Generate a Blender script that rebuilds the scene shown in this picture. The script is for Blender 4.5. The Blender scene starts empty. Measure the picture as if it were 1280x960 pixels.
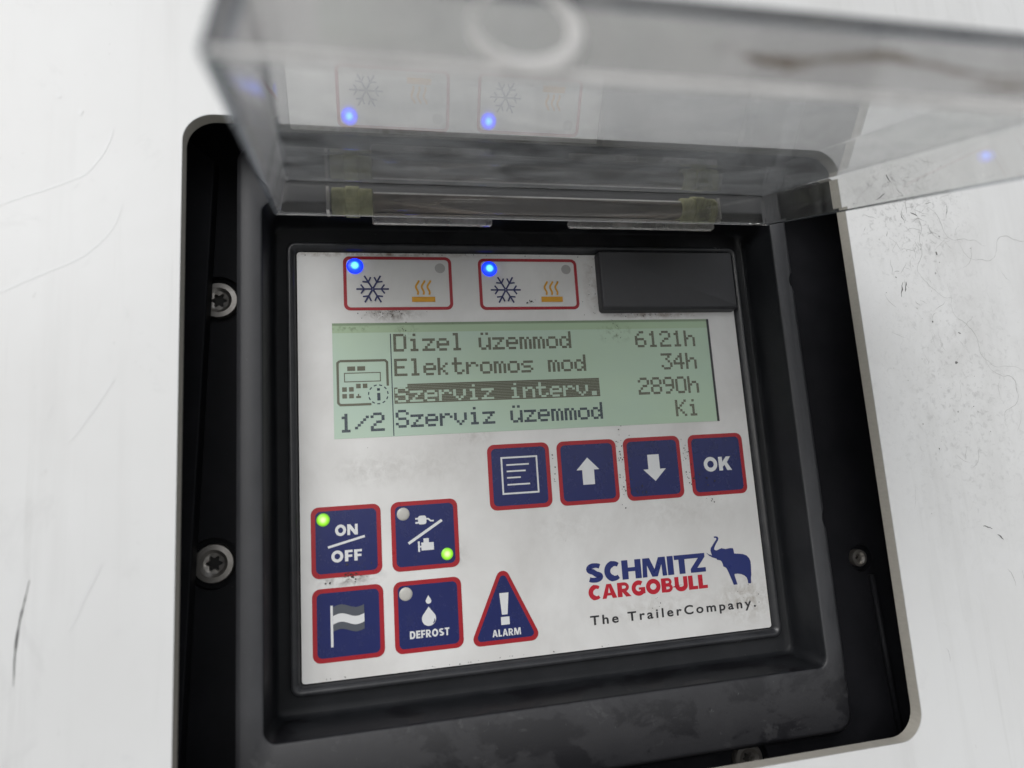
import bpy, bmesh, math, random
from mathutils import Vector, Matrix

# ------------------------------------------------------------------ camera, sky, sun, exposure
S = bpy.context.scene
COL = S.collection
MM = 0.001


def V(X, Y, Z):
    """panel coordinates in mm (right, up, out of the wall) -> Blender metres"""
    return Vector((X * MM, -Z * MM, Y * MM))


cam_d = bpy.data.cameras.new("camera")
cam = bpy.data.objects.new("camera", cam_d)
COL.objects.link(cam)
S.camera = cam
FWD = Vector((0.2034128, 0.15163559, -0.96727963))
UP = Vector((0.03161855, 0.98640166, 0.16128244))
RIGHT = FWD.cross(UP)
POS = (-56.990, -12.636, 227.159)


def vm(v):
    return Vector((v[0], -v[2], v[1]))


r_, u_, b_ = vm(RIGHT), vm(UP), vm(-FWD)
M = Matrix((r_, u_, b_)).transposed().to_4x4()
M.translation = V(*POS)
cam.matrix_world = M
cam_d.sensor_width = 36.0
cam_d.lens = 790.07 / 1280 * 36
cam_d.clip_start = 0.002
cam_d.clip_end = 2000
cam_d.dof.use_dof = True
cam_d.dof.focus_distance = 0.234
cam_d.dof.aperture_fstop = 7.6

W = bpy.data.worlds.new("World")
S.world = W
W.use_nodes = True
nt = W.node_tree
bg = nt.nodes["Background"]
sky = nt.nodes.new("ShaderNodeTexSky")
sky.sky_type = 'NISHITA'
sky.sun_disc = False
SUN_EL, SUN_AZ = 31.0, -149.0          # azimuth: sun stands in front of the wall, to the left
sky.sun_elevation = math.radians(SUN_EL)
sky.dust_density = 1.5
sky.ozone_density = 1.0
hs = nt.nodes.new("ShaderNodeHueSaturation")
hs.inputs["Saturation"].default_value = 0.18      # high thin cloud: nearly colourless
nt.links.new(sky.outputs[0], hs.inputs["Color"])
# even pale glow added below the horizon as unseen ground, to bounce light up
tcw = nt.nodes.new("ShaderNodeTexCoord")
sep = nt.nodes.new("ShaderNodeSeparateXYZ")
nt.links.new(tcw.outputs["Generated"], sep.inputs[0])
mr = nt.nodes.new("ShaderNodeMapRange")
mr.inputs[1].default_value, mr.inputs[2].default_value = 0.0, -0.03
nt.links.new(sep.outputs[2], mr.inputs[0])
mixw = nt.nodes.new("ShaderNodeMix")
mixw.data_type = 'RGBA'
mixw.inputs[7].default_value = (2.1, 2.15, 2.15, 1)
nt.links.new(mr.outputs[0], mixw.inputs[0])
nt.links.new(hs.outputs[0], mixw.inputs[6])
nt.links.new(mixw.outputs[2], bg.inputs["Color"])
bg.inputs["Strength"].default_value = 0.12

sd = bpy.data.lights.new("sun", 'SUN')
sun = bpy.data.objects.new("sun", sd)
COL.objects.link(sun)
sd.energy = 1.2
sd.angle = math.radians(42)
sd.color = (1.0, 0.998, 0.992)
az = math.radians(SUN_AZ)
el = math.radians(SUN_EL)
sdir = Vector((math.cos(el) * math.sin(az), math.cos(el) * math.cos(az), math.sin(el)))   # towards the sun
sky.sun_rotation = az
sun.rotation_euler = sdir.to_track_quat('Z', 'Y').to_euler()

S.view_settings.view_transform = 'Standard'
S.view_settings.look = 'None'
S.view_settings.exposure = 0.12
S.view_settings.gamma = 1.0
S.render.engine = 'CYCLES'
S.cycles.max_bounces = 16
S.cycles.transparent_max_bounces = 40
S.cycles.glossy_bounces = 6
S.cycles.use_denoising = True
S.cycles.sample_clamp_indirect = 6.0


# ------------------------------------------------------------------ material helpers
class NT:
    def __init__(self, name):
        self.m = bpy.data.materials.new(name)
        self.m.use_nodes = True
        self.t = self.m.node_tree
        self.b = self.t.nodes["Principled BSDF"]
        self.out = self.t.nodes["Material Output"]
        self.geo = self.n("ShaderNodeNewGeometry")
        self.pos = self.geo.outputs["Position"]      # world position, metres

    def n(self, t, **kw):
        nd = self.t.nodes.new(t)
        for k, v in kw.items():
            setattr(nd, k, v)
        return nd

    def l(self, a, b):
        self.t.links.new(a, b)

    def math(self, op, a, b=None, c=None, clamp=False):
        nd = self.n("ShaderNodeMath", operation=op, use_clamp=clamp)
        for i, v in enumerate((a, b, c)):
            if v is None:
                continue
            if isinstance(v, (int, float)):
                nd.inputs[i].default_value = v
            else:
                self.l(v, nd.inputs[i])
        return nd.outputs[0]

    def mapped(self, sx, sy, sz, off=(0, 0, 0)):
        """position scaled per panel axis (right, up, out), input in metres -> texture space"""
        mp = self.n("ShaderNodeMapping")
        mp.inputs["Scale"].default_value = (sx, sz, sy)
        mp.inputs["Location"].default_value = off
        self.l(self.pos, mp.inputs["Vector"])
        return mp.outputs[0]

    def noise(self, vec, detail=5.0, rough=0.6, scale=1.0, dist=0.0):
        nd = self.n("ShaderNodeTexNoise")
        nd.inputs["Scale"].default_value = scale
        nd.inputs["Detail"].default_value = detail
        nd.inputs["Roughness"].default_value = rough
        nd.inputs["Distortion"].default_value = dist
        self.l(vec, nd.inputs["Vector"])
        return nd.outputs["Fac"]

    def ramp(self, fac, *stops):
        nd = self.n("ShaderNodeValToRGB")
        e = nd.color_ramp.elements
        while len(e) < len(stops):
            e.new(0.5)
        for el_, (p, c) in zip(e, stops):
            el_.position = p
            el_.color = c if len(c) == 4 else (*c, 1)
        self.l(fac, nd.inputs[0])
        return nd.outputs[0]

    def step(self, fac, lo, hi):
        nd = self.n("ShaderNodeMapRange")
        nd.clamp = True
        nd.inputs[1].default_value = lo
        nd.inputs[2].default_value = hi
        self.l(fac, nd.inputs[0])
        return nd.outputs[0]

    def mix(self, fac, a, b):
        nd = self.n("ShaderNodeMix", data_type='RGBA')
        for sock, v in ((nd.inputs[0], fac), (nd.inputs[6], a), (nd.inputs[7], b)):
            if isinstance(v, (int, float)):
                sock.default_value = v
            elif isinstance(v, tuple):
                sock.default_value = (*v, 1) if len(v) == 3 else v
            else:
                self.l(v, sock)
        return nd.outputs[2]

    def xyz(self):
        s = self.n("ShaderNodeSeparateXYZ")
        self.l(self.pos, s.inputs[0])
        return s.outputs[0], s.outputs[2]      # panel right, panel up (metres)

    def blob(self, x, y, rx, ry):
        """1 in the middle of an ellipse, 0 outside it"""
        X, Y = self.xyz()
        a = self.math('MULTIPLY', self.math('SUBTRACT', X, x * MM), 1 / (rx * MM))
        b = self.math('MULTIPLY', self.math('SUBTRACT', Y, y * MM), 1 / (ry * MM))
        d = self.math('ADD', self.math('MULTIPLY', a, a), self.math('MULTIPLY', b, b))
        return self.math('SUBTRACT', 1.0, self.math('SQRT', d), clamp=True)

    def bump(self, h, strength, dist):
        nd = self.n("ShaderNodeBump")
        nd.inputs["Strength"].default_value = strength
        nd.inputs["Distance"].default_value = dist
        self.l(h, nd.inputs["Height"])
        self.l(nd.outputs[0], self.b.inputs["Normal"])

    def set(self, **kw):
        for k, v in kw.items():
            s = self.b.inputs[k.replace("_", " ")]
            if isinstance(v, tuple):
                s.default_value = (*v, 1) if len(v) == 3 else v
            elif isinstance(v, (int, float)):
                s.default_value = v
            else:
                self.l(v, s)
        return self


def mat_wall():
    k = NT("white_gelcoat_panel")
    streak = k.noise(k.mapped(90, 6, 90), 4, 0.6)
    cloud = k.noise(k.mapped(14, 11, 14), 5, 0.6)
    c = k.mix(k.step(cloud, 0.35, 0.75), (0.72, 0.725, 0.725), (0.665, 0.665, 0.66))
    c = k.mix(k.math('MULTIPLY', k.step(streak, 0.50, 0.72), 0.5), c, (0.60, 0.60, 0.595))
    drip = k.math('MULTIPLY', k.step(k.noise(k.mapped(230, 7, 230, (4, 0, 2)), 5, 0.7), 0.56, 0.72), k.step(k.noise(k.mapped(22, 16, 22, (8, 1, 3)), 4, 0.6), 0.48, 0.62))
    c = k.mix(k.math('MULTIPLY', drip, 0.45), c, (0.55, 0.55, 0.54))
    patch = k.step(k.noise(k.mapped(48, 38, 48, (1, 6, 2)), 6, 0.65, dist=0.6), 0.60, 0.68)
    c = k.mix(k.math('MULTIPLY', patch, 0.22), c, (0.54, 0.54, 0.54))
    # grey grime speckle right of the opening
    fine = k.noise(k.mapped(420, 420, 420), 9, 0.72, dist=0.6)
    m = k.math('MAXIMUM', k.blob(140, 82, 34, 44), k.math('MULTIPLY', k.blob(150, 10, 46, 70), 0.55))
    m = k.math('MULTIPLY', m, k.step(fine, 0.52, 0.68))
    c = k.mix(k.math('MULTIPLY', m, 0.9), c, (0.22, 0.22, 0.215))
    veil = k.math('MULTIPLY', k.blob(150, 30, 60, 130), k.step(k.noise(k.mapped(75, 55, 75, (2, 2, 2)), 7, 0.7, dist=0.8), 0.42, 0.7))
    c = k.mix(k.math('MULTIPLY', veil, 0.35), c, (0.45, 0.445, 0.43))
    # light scattered soil
    pep = k.noise(k.mapped(260, 180, 260, (3, 1, 7)), 8, 0.7)
    c = k.mix(k.math('MULTIPLY', k.step(pep, 0.66, 0.74), 0.35), c, (0.42, 0.41, 0.39))
    k.set(Base_Color=c, Roughness=0.30)
    k.b.inputs["Specular IOR Level"].default_value = 0.42
    k.bump(k.noise(k.mapped(60, 60, 60), 3, 0.5), 0.06, 0.002)
    return k.m


def mat_edge():
    k = NT("sawn_panel_edge")
    n = k.noise(k.mapped(300, 900, 300), 5, 0.6)
    k.set(Base_Color=k.mix(n, (0.50, 0.475, 0.42), (0.36, 0.34, 0.30)), Roughness=0.8)
    return k.m


def mat_black(name, base, dusty, rough, spec=0.5):
    k = NT(name)
    k.b.inputs['Specular IOR Level'].default_value = spec
    n = k.noise(k.mapped(70, 70, 70), 6, 0.65)
    f = k.noise(k.mapped(900, 900, 900), 3, 0.6)
    c = k.mix(k.step(n, 0.35, 0.8), base, dusty)
    sp = k.noise(k.mapped(700, 500, 700, (5, 5, 5)), 4, 0.7)
    c = k.mix(k.math('MULTIPLY', k.step(sp, 0.70, 0.76), 0.3), c, (0.16, 0.16, 0.16))
    k.set(Base_Color=c, Roughness=k.math('ADD', k.math('MULTIPLY', n, 0.2), rough - 0.1))
    k.bump(f, 0.12, 0.0003)
    return k.m


def mat_bezel():
    k = NT("weathered_black_plastic")
    k.b.inputs["Specular IOR Level"].default_value = 0.26
    n = k.noise(k.mapped(70, 70, 70), 6, 0.65)
    f = k.noise(k.mapped(900, 900, 900), 3, 0.6)
    c = k.mix(k.step(n, 0.35, 0.8), (0.011, 0.012, 0.014), (0.020, 0.021, 0.024))
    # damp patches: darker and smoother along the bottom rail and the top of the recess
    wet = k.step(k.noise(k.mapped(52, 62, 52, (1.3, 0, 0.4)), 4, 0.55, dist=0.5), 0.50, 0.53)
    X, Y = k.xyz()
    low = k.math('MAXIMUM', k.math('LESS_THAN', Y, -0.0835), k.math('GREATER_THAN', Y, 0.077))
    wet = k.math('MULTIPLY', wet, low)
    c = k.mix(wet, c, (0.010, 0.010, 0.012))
    sp = k.noise(k.mapped(700, 500, 700, (5, 5, 5)), 4, 0.7)
    c = k.mix(k.math('MULTIPLY', k.step(sp, 0.69, 0.75), 0.35), c, (0.18, 0.18, 0.18))
    ro = k.math('SUBTRACT', k.math('ADD', k.math('MULTIPLY', n, 0.2), 0.38), k.math('MULTIPLY', wet, 0.15))
    k.set(Base_Color=c, Roughness=ro)
    k.bump(f, 0.12, 0.0003)
    return k.m


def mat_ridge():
    k = NT("ridge_grey_plastic")  # crest toned a lighter grey than the recess
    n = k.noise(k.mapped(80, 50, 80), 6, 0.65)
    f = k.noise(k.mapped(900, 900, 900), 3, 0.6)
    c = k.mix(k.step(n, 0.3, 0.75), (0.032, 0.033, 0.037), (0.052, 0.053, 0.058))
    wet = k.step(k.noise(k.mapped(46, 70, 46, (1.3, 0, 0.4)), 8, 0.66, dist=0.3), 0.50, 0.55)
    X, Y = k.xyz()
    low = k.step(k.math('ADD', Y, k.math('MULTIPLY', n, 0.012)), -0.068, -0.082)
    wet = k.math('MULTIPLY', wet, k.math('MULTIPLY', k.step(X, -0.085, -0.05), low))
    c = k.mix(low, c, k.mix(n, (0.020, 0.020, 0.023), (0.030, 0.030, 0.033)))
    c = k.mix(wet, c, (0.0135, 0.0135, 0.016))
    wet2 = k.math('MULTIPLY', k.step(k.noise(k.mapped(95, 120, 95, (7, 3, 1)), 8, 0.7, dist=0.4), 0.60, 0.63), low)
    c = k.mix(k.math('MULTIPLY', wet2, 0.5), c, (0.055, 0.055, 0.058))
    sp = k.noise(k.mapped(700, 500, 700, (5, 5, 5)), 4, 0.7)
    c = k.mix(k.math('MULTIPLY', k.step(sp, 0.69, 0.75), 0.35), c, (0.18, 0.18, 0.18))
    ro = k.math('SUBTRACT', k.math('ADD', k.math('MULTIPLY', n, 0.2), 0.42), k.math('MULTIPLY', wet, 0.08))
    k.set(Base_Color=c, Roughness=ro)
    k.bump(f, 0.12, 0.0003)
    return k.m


def mat_plate():
    k = NT("soiled_membrane_film")
    n = k.noise(k.mapped(28, 22, 28), 6, 0.62, dist=0.4)
    fine = k.noise(k.mapped(300, 300, 300), 8, 0.7, dist=0.5)
    c = k.mix(k.step(n, 0.40, 0.72), (0.74, 0.737, 0.725), (0.62, 0.61, 0.595))
    for (x, y, rx, ry, st, col) in ((76, -62, 16, 11, 0.9, (0.34, 0.30, 0.25)), (-70, -41.5, 14, 4, 1.0, (0.12, 0.10, 0.09)),
                                    (-52, 50, 13, 3.2, 1.3, (0.13, 0.10, 0.08)), (25, 62, 4, 15, 0.7, (0.30, 0.25, 0.2)),
                                    (40, -62, 30, 8, 0.5, (0.40, 0.37, 0.33)), (-45, -5, 34, 9, 0.35, (0.36, 0.34, 0.31)), (-62, -6, 14, 7, 0.35, (0.3, 0.29, 0.27)), (8, -30, 22, 9, 0.3, (0.40, 0.38, 0.35)), (-25, 4, 12, 4, 0.5, (0.36, 0.33, 0.3)),
                                    (50, 49, 24, 2.2, 1.0, (0.28, 0.2, 0.16)), (-32, -37, 5, 5, 0.4, (0.3, 0.28, 0.27)),
                                    (-60, 73, 60, 1.6, 1.2, (0.22, 0.17, 0.13)), (52, -28, 30, 10, 0.35, (0.42, 0.40, 0.37))):
        m = k.math('MULTIPLY', k.blob(x, y, rx, ry), k.step(fine, 0.40, 0.66))
        c = k.mix(k.math('MULTIPLY', m, st, clamp=True), c, col)
    k.set(Base_Color=c, Roughness=k.math('ADD', k.math('MULTIPLY', n, 0.2), 0.24))
    k.bump(n, 0.03, 0.001)
    return k.m


def mat_print(name, col, rough=0.3, soil=0.25, soil_col=(0.10, 0.10, 0.11)):
    k = NT(name)
    n = k.noise(k.mapped(160, 130, 160), 7, 0.7, dist=0.3)
    c = k.mix(k.math('MULTIPLY', k.step(n, 0.50, 0.80), soil), col, soil_col)
    k.set(Base_Color=c, Roughness=k.math('ADD', k.math('MULTIPLY', n, 0.2), rough - 0.1))
    return k.m


def mat_lcd():
    k = NT("green_lcd_glass")
    n = k.noise(k.mapped(16, 30, 16), 3, 0.5)
    fine = k.noise(k.mapped(350, 350, 350), 6, 0.7)
    X, Y = k.xyz()
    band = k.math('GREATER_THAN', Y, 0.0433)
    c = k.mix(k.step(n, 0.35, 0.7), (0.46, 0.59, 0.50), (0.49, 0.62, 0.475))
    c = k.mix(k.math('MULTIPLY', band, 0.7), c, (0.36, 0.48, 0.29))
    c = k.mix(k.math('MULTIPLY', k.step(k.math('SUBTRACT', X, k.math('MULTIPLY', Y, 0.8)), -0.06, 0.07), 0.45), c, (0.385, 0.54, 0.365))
    for (x, y, rx, ry) in ((-47, 44, 5, 4), (33, 42, 9, 5), (-66, 45, 12, 2)):
        m = k.math('MULTIPLY', k.blob(x, y, rx, ry), k.step(fine, 0.5, 0.62))
        c = k.mix(k.math('MULTIPLY', m, 0.7), c, (0.16, 0.19, 0.12))
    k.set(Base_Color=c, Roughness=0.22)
    return k.m


def mat_acrylic(name, haze, tint, rough, film_col=(0.62, 0.60, 0.57), scale=60, trans_haze=0.5, solid=False):
    """clear plastic sheet: Fresnel reflection over tinted transmission, plus a film for dust and for painted edge light"""
    k = NT(name)
    k.t.nodes.remove(k.b)
    dot = k.n("ShaderNodeVectorMath", operation='DOT_PRODUCT')
    k.l(k.geo.outputs["Incoming"], dot.inputs[0])
    k.l(k.geo.outputs["Normal"], dot.inputs[1])
    c = k.math('ABSOLUTE', dot.outputs["Value"])
    p5 = k.math('POWER', k.math('SUBTRACT', 1.0, c), 5.0)
    fr = k.math('ADD', k.math('MULTIPLY', p5, 0.96), 0.04)
    tr = k.n("ShaderNodeBsdfTransparent")
    tr.inputs[0].default_value = (*tint, 1)
    gl = k.n("ShaderNodeBsdfGlossy")
    gl.inputs["Roughness"].default_value = rough
    mx = k.n("ShaderNodeMixShader")
    k.l(fr, mx.inputs[0]); k.l(tr.outputs[0], mx.inputs[1]); k.l(gl.outputs[0], mx.inputs[2])
    if solid:                                 # closed solid: real refraction
        mx = k.n("ShaderNodeBsdfGlass")
        mx.inputs["Color"].default_value = (*tint, 1)
        mx.inputs["Roughness"].default_value = rough
        mx.inputs["IOR"].default_value = 1.49
    df = k.n("ShaderNodeBsdfDiffuse"); df.inputs[0].default_value = (*film_col, 1)
    tl = k.n("ShaderNodeBsdfTranslucent"); tl.inputs[0].default_value = (*film_col, 1)
    dm = k.n("ShaderNodeMixShader"); dm.inputs[0].default_value = trans_haze
    k.l(df.outputs[0], dm.inputs[1]); k.l(tl.outputs[0], dm.inputs[2])
    n = k.noise(k.mapped(scale, scale * 0.5, scale), 6, 0.65, dist=0.8)
    f = k.math('MULTIPLY', k.step(n, 0.25, 0.85), haze * 1.8)
    m2 = k.n("ShaderNodeMixShader")
    k.l(f, m2.inputs[0]); k.l(mx.outputs[0], m2.inputs[1]); k.l(dm.outputs[0], m2.inputs[2])
    k.l(m2.outputs[0], k.out.inputs[0])
    return k.m


def mat_led(name, core, rim, strength, radius, base):
    """a lit lamp under film: brightest over the chip, fading to the rim"""
    k = NT(name)
    tc = k.n("ShaderNodeTexCoord")
    ln = k.n("ShaderNodeVectorMath", operation='LENGTH')
    k.l(tc.outputs["Object"], ln.inputs[0])
    d = k.math('MULTIPLY', ln.outputs["Value"], 1 / (radius * MM))
    col = k.ramp(d, (0.0, core), (0.28, core), (0.62, rim), (1.0, tuple(x * 0.3 for x in rim)))
    k.set(Base_Color=base, Roughness=0.3, Emission_Color=col, Emission_Strength=strength)
    return k.m


def mat_steel():
    k = NT("dull_zinc_steel")
    n = k.noise(k.mapped(500, 500, 500), 5, 0.7)
    k.set(Base_Color=k.mix(n, (0.62, 0.60, 0.57), (0.34, 0.31, 0.28)), Metallic=0.9, Roughness=k.math('ADD', k.math('MULTIPLY', n, 0.3), 0.28))
    return k.m


MWALL = mat_wall()
MEDGE = mat_edge()
MFLANGE = mat_black("black_moulded_plastic", (0.010, 0.0105, 0.013), (0.018, 0.018, 0.022), 0.6, 0.22)
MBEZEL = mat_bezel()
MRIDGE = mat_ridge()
MGASKET = mat_black("dark_rubber", (0.022, 0.023, 0.026), (0.045, 0.046, 0.05), 0.24)
MBLOCK = mat_black("charcoal_plastic_cover", (0.034, 0.034, 0.038), (0.044, 0.044, 0.048), 0.45)
MPLATE = mat_plate()
MBLUE = mat_print("navy_key_print", (0.013, 0.020, 0.112), 0.26, 0.2, (0.032, 0.036, 0.08))
MRED = mat_print("red_key_border", (0.36, 0.012, 0.022), 0.3, 0.35, (0.16, 0.02, 0.02))
MWHITE = mat_print("white_key_print", (0.70, 0.71, 0.72), 0.3, 0.2, (0.5, 0.5, 0.5))
MGREY = mat_print("grey_key_print", (0.085, 0.095, 0.115), 0.3, 0.2)
MYEL = mat_print("amber_print", (0.70, 0.34, 0.012), 0.3, 0.15)
MNAVY = mat_print("navy_print", (0.018, 0.024, 0.115), 0.3, 0.15)
MLOGOB = mat_print("blue_logo_print", (0.020, 0.032, 0.16), 0.3, 0.15)
MLOGOR = mat_print("red_logo_print", (0.50, 0.012, 0.03), 0.3, 0.15)
MINK = mat_print("black_print", (0.025, 0.025, 0.028), 0.35, 0.2, (0.15, 0.14, 0.13))
MLENS = mat_print("unlit_lamp_lens", (0.50, 0.49, 0.46), 0.3, 0.3, (0.4, 0.38, 0.36))
MLENSG = mat_print("unlit_lamp_window", (0.40, 0.39, 0.38), 0.3, 0.4, (0.3, 0.29, 0.28))
MLCD = mat_lcd()
MPIX = mat_print("lcd_dark_segment", (0.135, 0.135, 0.098), 0.22, 0.0)
MPIXB = mat_print("lcd_dark_blue_segment", (0.050, 0.066, 0.085), 0.22, 0.0)
MLCDLT = mat_print("lcd_clear_segment", (0.47, 0.60, 0.485), 0.22, 0.0)
MSPECK = mat_print("black_grime", (0.035, 0.032, 0.03), 0.8, 0.6, (0.12, 0.10, 0.09))
MSCUFF = mat_print("grey_scuff", (0.36, 0.36, 0.355), 0.7, 1.0, (0.68, 0.68, 0.675))
MFAINT = mat_print("faint_scratch", (0.685, 0.69, 0.69), 0.3, 0.6, (0.70, 0.70, 0.70))
MSCUFFD = mat_print("dark_scuff", (0.10, 0.10, 0.10), 0.8, 0.8, (0.4, 0.4, 0.39))
MACR = mat_acrylic("dusty_clear_acrylic", 0.20, (0.925, 0.925, 0.922), 0.0, (0.59, 0.605, 0.62), 60, 0.5, True)
MACRS = mat_acrylic("scratched_side_acrylic", 0.20, (0.92, 0.92, 0.925), 0.16, (0.60, 0.60, 0.61), 60, 0.5, True)
MACRFW = mat_acrylic("scratched_front_acrylic", 0.27, (0.92, 0.915, 0.91), 0.10, (0.60, 0.585, 0.575), 45, 0.5, True)
MACRR = mat_acrylic("clear_side_acrylic", 0.10, (0.95, 0.95, 0.945), 0.01, (0.6, 0.6, 0.59), 60, 0.5, True)
MACRH = mat_acrylic("clear_hinge_acrylic", 0.06, (0.95, 0.95, 0.945), 0.0, (0.6, 0.59, 0.57), 60, 0.5, True)
MCLR = mat_acrylic("clear_acrylic", 0.05, (0.95, 0.95, 0.94), 0.02)
MACRE = mat_acrylic("acrylic_edge", 0.05, (0.55, 0.58, 0.62), 0.0, (0.2, 0.21, 0.23), 60, 0.5, True)  # dark tint paints in the internal reflection of the thick edges
MACRL = mat_acrylic("edge_lit_acrylic_lip", 0.30, (0.92, 0.91, 0.90), 0.05, (0.88, 0.86, 0.83), 60, 0.6, True)  # pale haze paints in the edge-lit brightness of rim and lips
MROD = mat_acrylic("clear_hinge_rod", 0.15, (0.90, 0.88, 0.86), 0.02, (0.62, 0.56, 0.52), 80, 0.5, True)
MNUB = mat_acrylic("yellowed_acrylic", 0.75, (0.86, 0.86, 0.66), 0.06, (0.66, 0.66, 0.44), 70, 0.5, True)
MACRF = mat_acrylic("edge_glint_acrylic", 0.95, (0.96, 0.955, 0.95), 0.2, (0.96, 0.95, 0.94), 20, 0.55, True)  # white haze paints in the bright refracted light on rim and grip
MSMUDGE = mat_acrylic("brown_smudge", 0.5, (0.70, 0.65, 0.60), 0.4, (0.17, 0.13, 0.10), 120)
MSTEEL = mat_steel()
MSOCK = mat_black("dark_socket", (0.02, 0.019, 0.018), (0.05, 0.045, 0.04), 0.5)
MLEDB = mat_led("blue_lamp_light", (0.05, 0.26, 1.0), (0.0, 0.010, 0.42), 8.0, 3.0, (0.05, 0.07, 0.22))
MLEDG = mat_led("green_lamp_light", (0.8, 1.0, 0.45), (0.32, 0.85, 0.015), 1.0, 2.25, (0.08, 0.2, 0.04))


# ------------------------------------------------------------------ mesh helpers (mm)
class MB:
    def __init__(self):
        self.v, self.f, self.mi, self.mats = [], [], [], []

    def mat(self, m):
        if m not in self.mats:
            self.mats.append(m)
        return self.mats.index(m)

    def add(self, pts, faces, m):
        b = len(self.v)
        i = self.mat(m)
        self.v += [tuple(p) for p in pts]
        for f in faces:
            self.f.append(tuple(b + j for j in f))
            self.mi.append(i)

    def poly(self, pts, z, m):                      # flat outline facing out of the wall
        a = sum(pts[i - 1][0] * pts[i][1] - pts[i][0] * pts[i - 1][1] for i in range(len(pts)))
        if a < 0:
            pts = pts[::-1]
        self.add([(x, y, z) for x, y in pts], [tuple(range(len(pts)))], m)

    def rect(self, x0, x1, y0, y1, z, m):
        self.poly([(x0, y0), (x1, y0), (x1, y1), (x0, y1)], z, m)

    def ring(self, outer, inner, z, m):
        n = len(outer)
        self.add([(x, y, z) for x, y in outer] + [(x, y, z) for x, y in inner],
                 [(i, (i + 1) % n, n + (i + 1) % n, n + i) for i in range(n)], m)

    def stroke(self, pts, w, z, m, closed=False):
        n = len(pts)
        L, R = [], []
        for i, p in enumerate(pts):
            a = pts[i - 1] if (i > 0 or closed) else None
            b = pts[(i + 1) % n] if (i < n - 1 or closed) else None
            d1 = (Vector(p) - Vector(a)).normalized() if a else None
            d2 = (Vector(b) - Vector(p)).normalized() if b else None
            d1 = d1 or d2
            d2 = d2 or d1
            t = (d1 + d2)
            t = t.normalized() if t.length > 1e-6 else d1
            nn = Vector((-t.y, t.x))
            ww = (w[i] if isinstance(w, (list, tuple)) else w) / 2
            k = ww / max(0.35, nn.dot(Vector((-d1.y, d1.x))))
            L.append((p[0] + nn.x * k, p[1] + nn.y * k))
            R.append((p[0] - nn.x * k, p[1] - nn.y * k))
        pz = [(x, y, z) for x, y in L + R]
        rng = range(n if closed else n - 1)
        self.add(pz, [(n + i, n + (i + 1) % n, (i + 1) % n, i) for i in rng], m)

    def loft(self, loops, m, cap0=False, cap1=False):
        """loops: lists of (x,y,z) of equal length"""
        n = len(loops[0])
        b = len(self.v)
        pts = [p for lp in loops for p in lp]
        fs = []
        for k in range(len(loops) - 1):
            for i in range(n):
                j = (i + 1) % n
                fs.append((k * n + i, k * n + j, (k + 1) * n + j, (k + 1) * n + i))
        if cap0:
            fs.append(tuple(range(n))[::-1])
        if cap1:
            o = (len(loops) - 1) * n
            fs.append(tuple(range(o, o + n)))
        self.add(pts, fs, m)

    def box(self, x0, x1, y0, y1, z0, z1, m):
        q = [(x0, y0), (x1, y0), (x1, y1), (x0, y1)]
        self.loft([[(x, y, z0) for x, y in q], [(x, y, z1) for x, y in q]], m, True, True)

    def cyl(self, c, axis, r0, r1, m, n=28, caps=True):
        """prism round an axis vector starting at c (mm)"""
        a = Vector(axis)
        u = a.normalized().orthogonal().normalized()
        w = a.normalized().cross(u)
        c = Vector(c)
        l0 = [tuple(c + (u * math.cos(t) + w * math.sin(t)) * r0) for t in [2 * math.pi * i / n for i in range(n)]]
        l1 = [tuple(c + a + (u * math.cos(t) + w * math.sin(t)) * r1) for t in [2 * math.pi * i / n for i in range(n)]]
        self.loft([l0, l1], m, caps, caps)

    def text(self, body, x0, x1, y0, y1, z, m, bold=0.0, space=1.0):
        cu = bpy.data.curves.new("lettering", 'FONT')
        cu.body = body
        cu.offset = bold
        cu.space_character = space
        cu.resolution_u = 5
        o = bpy.data.objects.new("lettering", cu)
        COL.objects.link(o)
        dg = bpy.context.evaluated_depsgraph_get()
        me = bpy.data.meshes.new_from_object(o.evaluated_get(dg))
        vs = [v.co.copy() for v in me.vertices]
        fs = [tuple(p.vertices) for p in me.polygons]
        bpy.data.objects.remove(o)
        bpy.data.curves.remove(cu)
        bpy.data.meshes.remove(me)
        ax, bx = min(v.x for v in vs), max(v.x for v in vs)
        ay, by = min(v.y for v in vs), max(v.y for v in vs)
        self.add([(x0 + (v.x - ax) / (bx - ax) * (x1 - x0), y0 + (v.y - ay) / (by - ay) * (y1 - y0), z) for v in vs], fs, m)

    def build(self, name, parent=None, loc=None, smooth=False, bevel=None, fixn=False, auto=None):
        me = bpy.data.meshes.new(name)
        o0 = Vector(loc) if loc else Vector((0, 0, 0))
        me.from_pydata([V(p[0] - o0.x, p[1] - o0.y, p[2] - o0.z) for p in self.v], [], self.f)
        for m in self.mats:
            me.materials.append(m)
        for p, i in zip(me.polygons, self.mi):
            p.material_index = i
            p.use_smooth = smooth
        if fixn or bevel:
            bm = bmesh.new()
            bm.from_mesh(me)
            if bevel:
                bmesh.ops.remove_doubles(bm, verts=bm.verts, dist=1e-7)
            bmesh.ops.recalc_face_normals(bm, faces=bm.faces)
            if bevel:
                w, seg, ang = bevel
                es = [e for e in bm.edges if len(e.link_faces) == 2 and e.calc_face_angle(0) > math.radians(ang)]
                bmesh.ops.bevel(bm, geom=es, offset=w * MM, segments=seg, profile=0.5, affect='EDGES', clamp_overlap=True)
            bm.to_mesh(me)
            bm.free()
        me.validate()
        if auto:
            for p in me.polygons:
                p.use_smooth = True
            me.set_sharp_from_angle(angle=math.radians(auto))
        o = bpy.data.objects.new(name, me)
        COL.objects.link(o)
        o.location = V(*o0)
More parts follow.
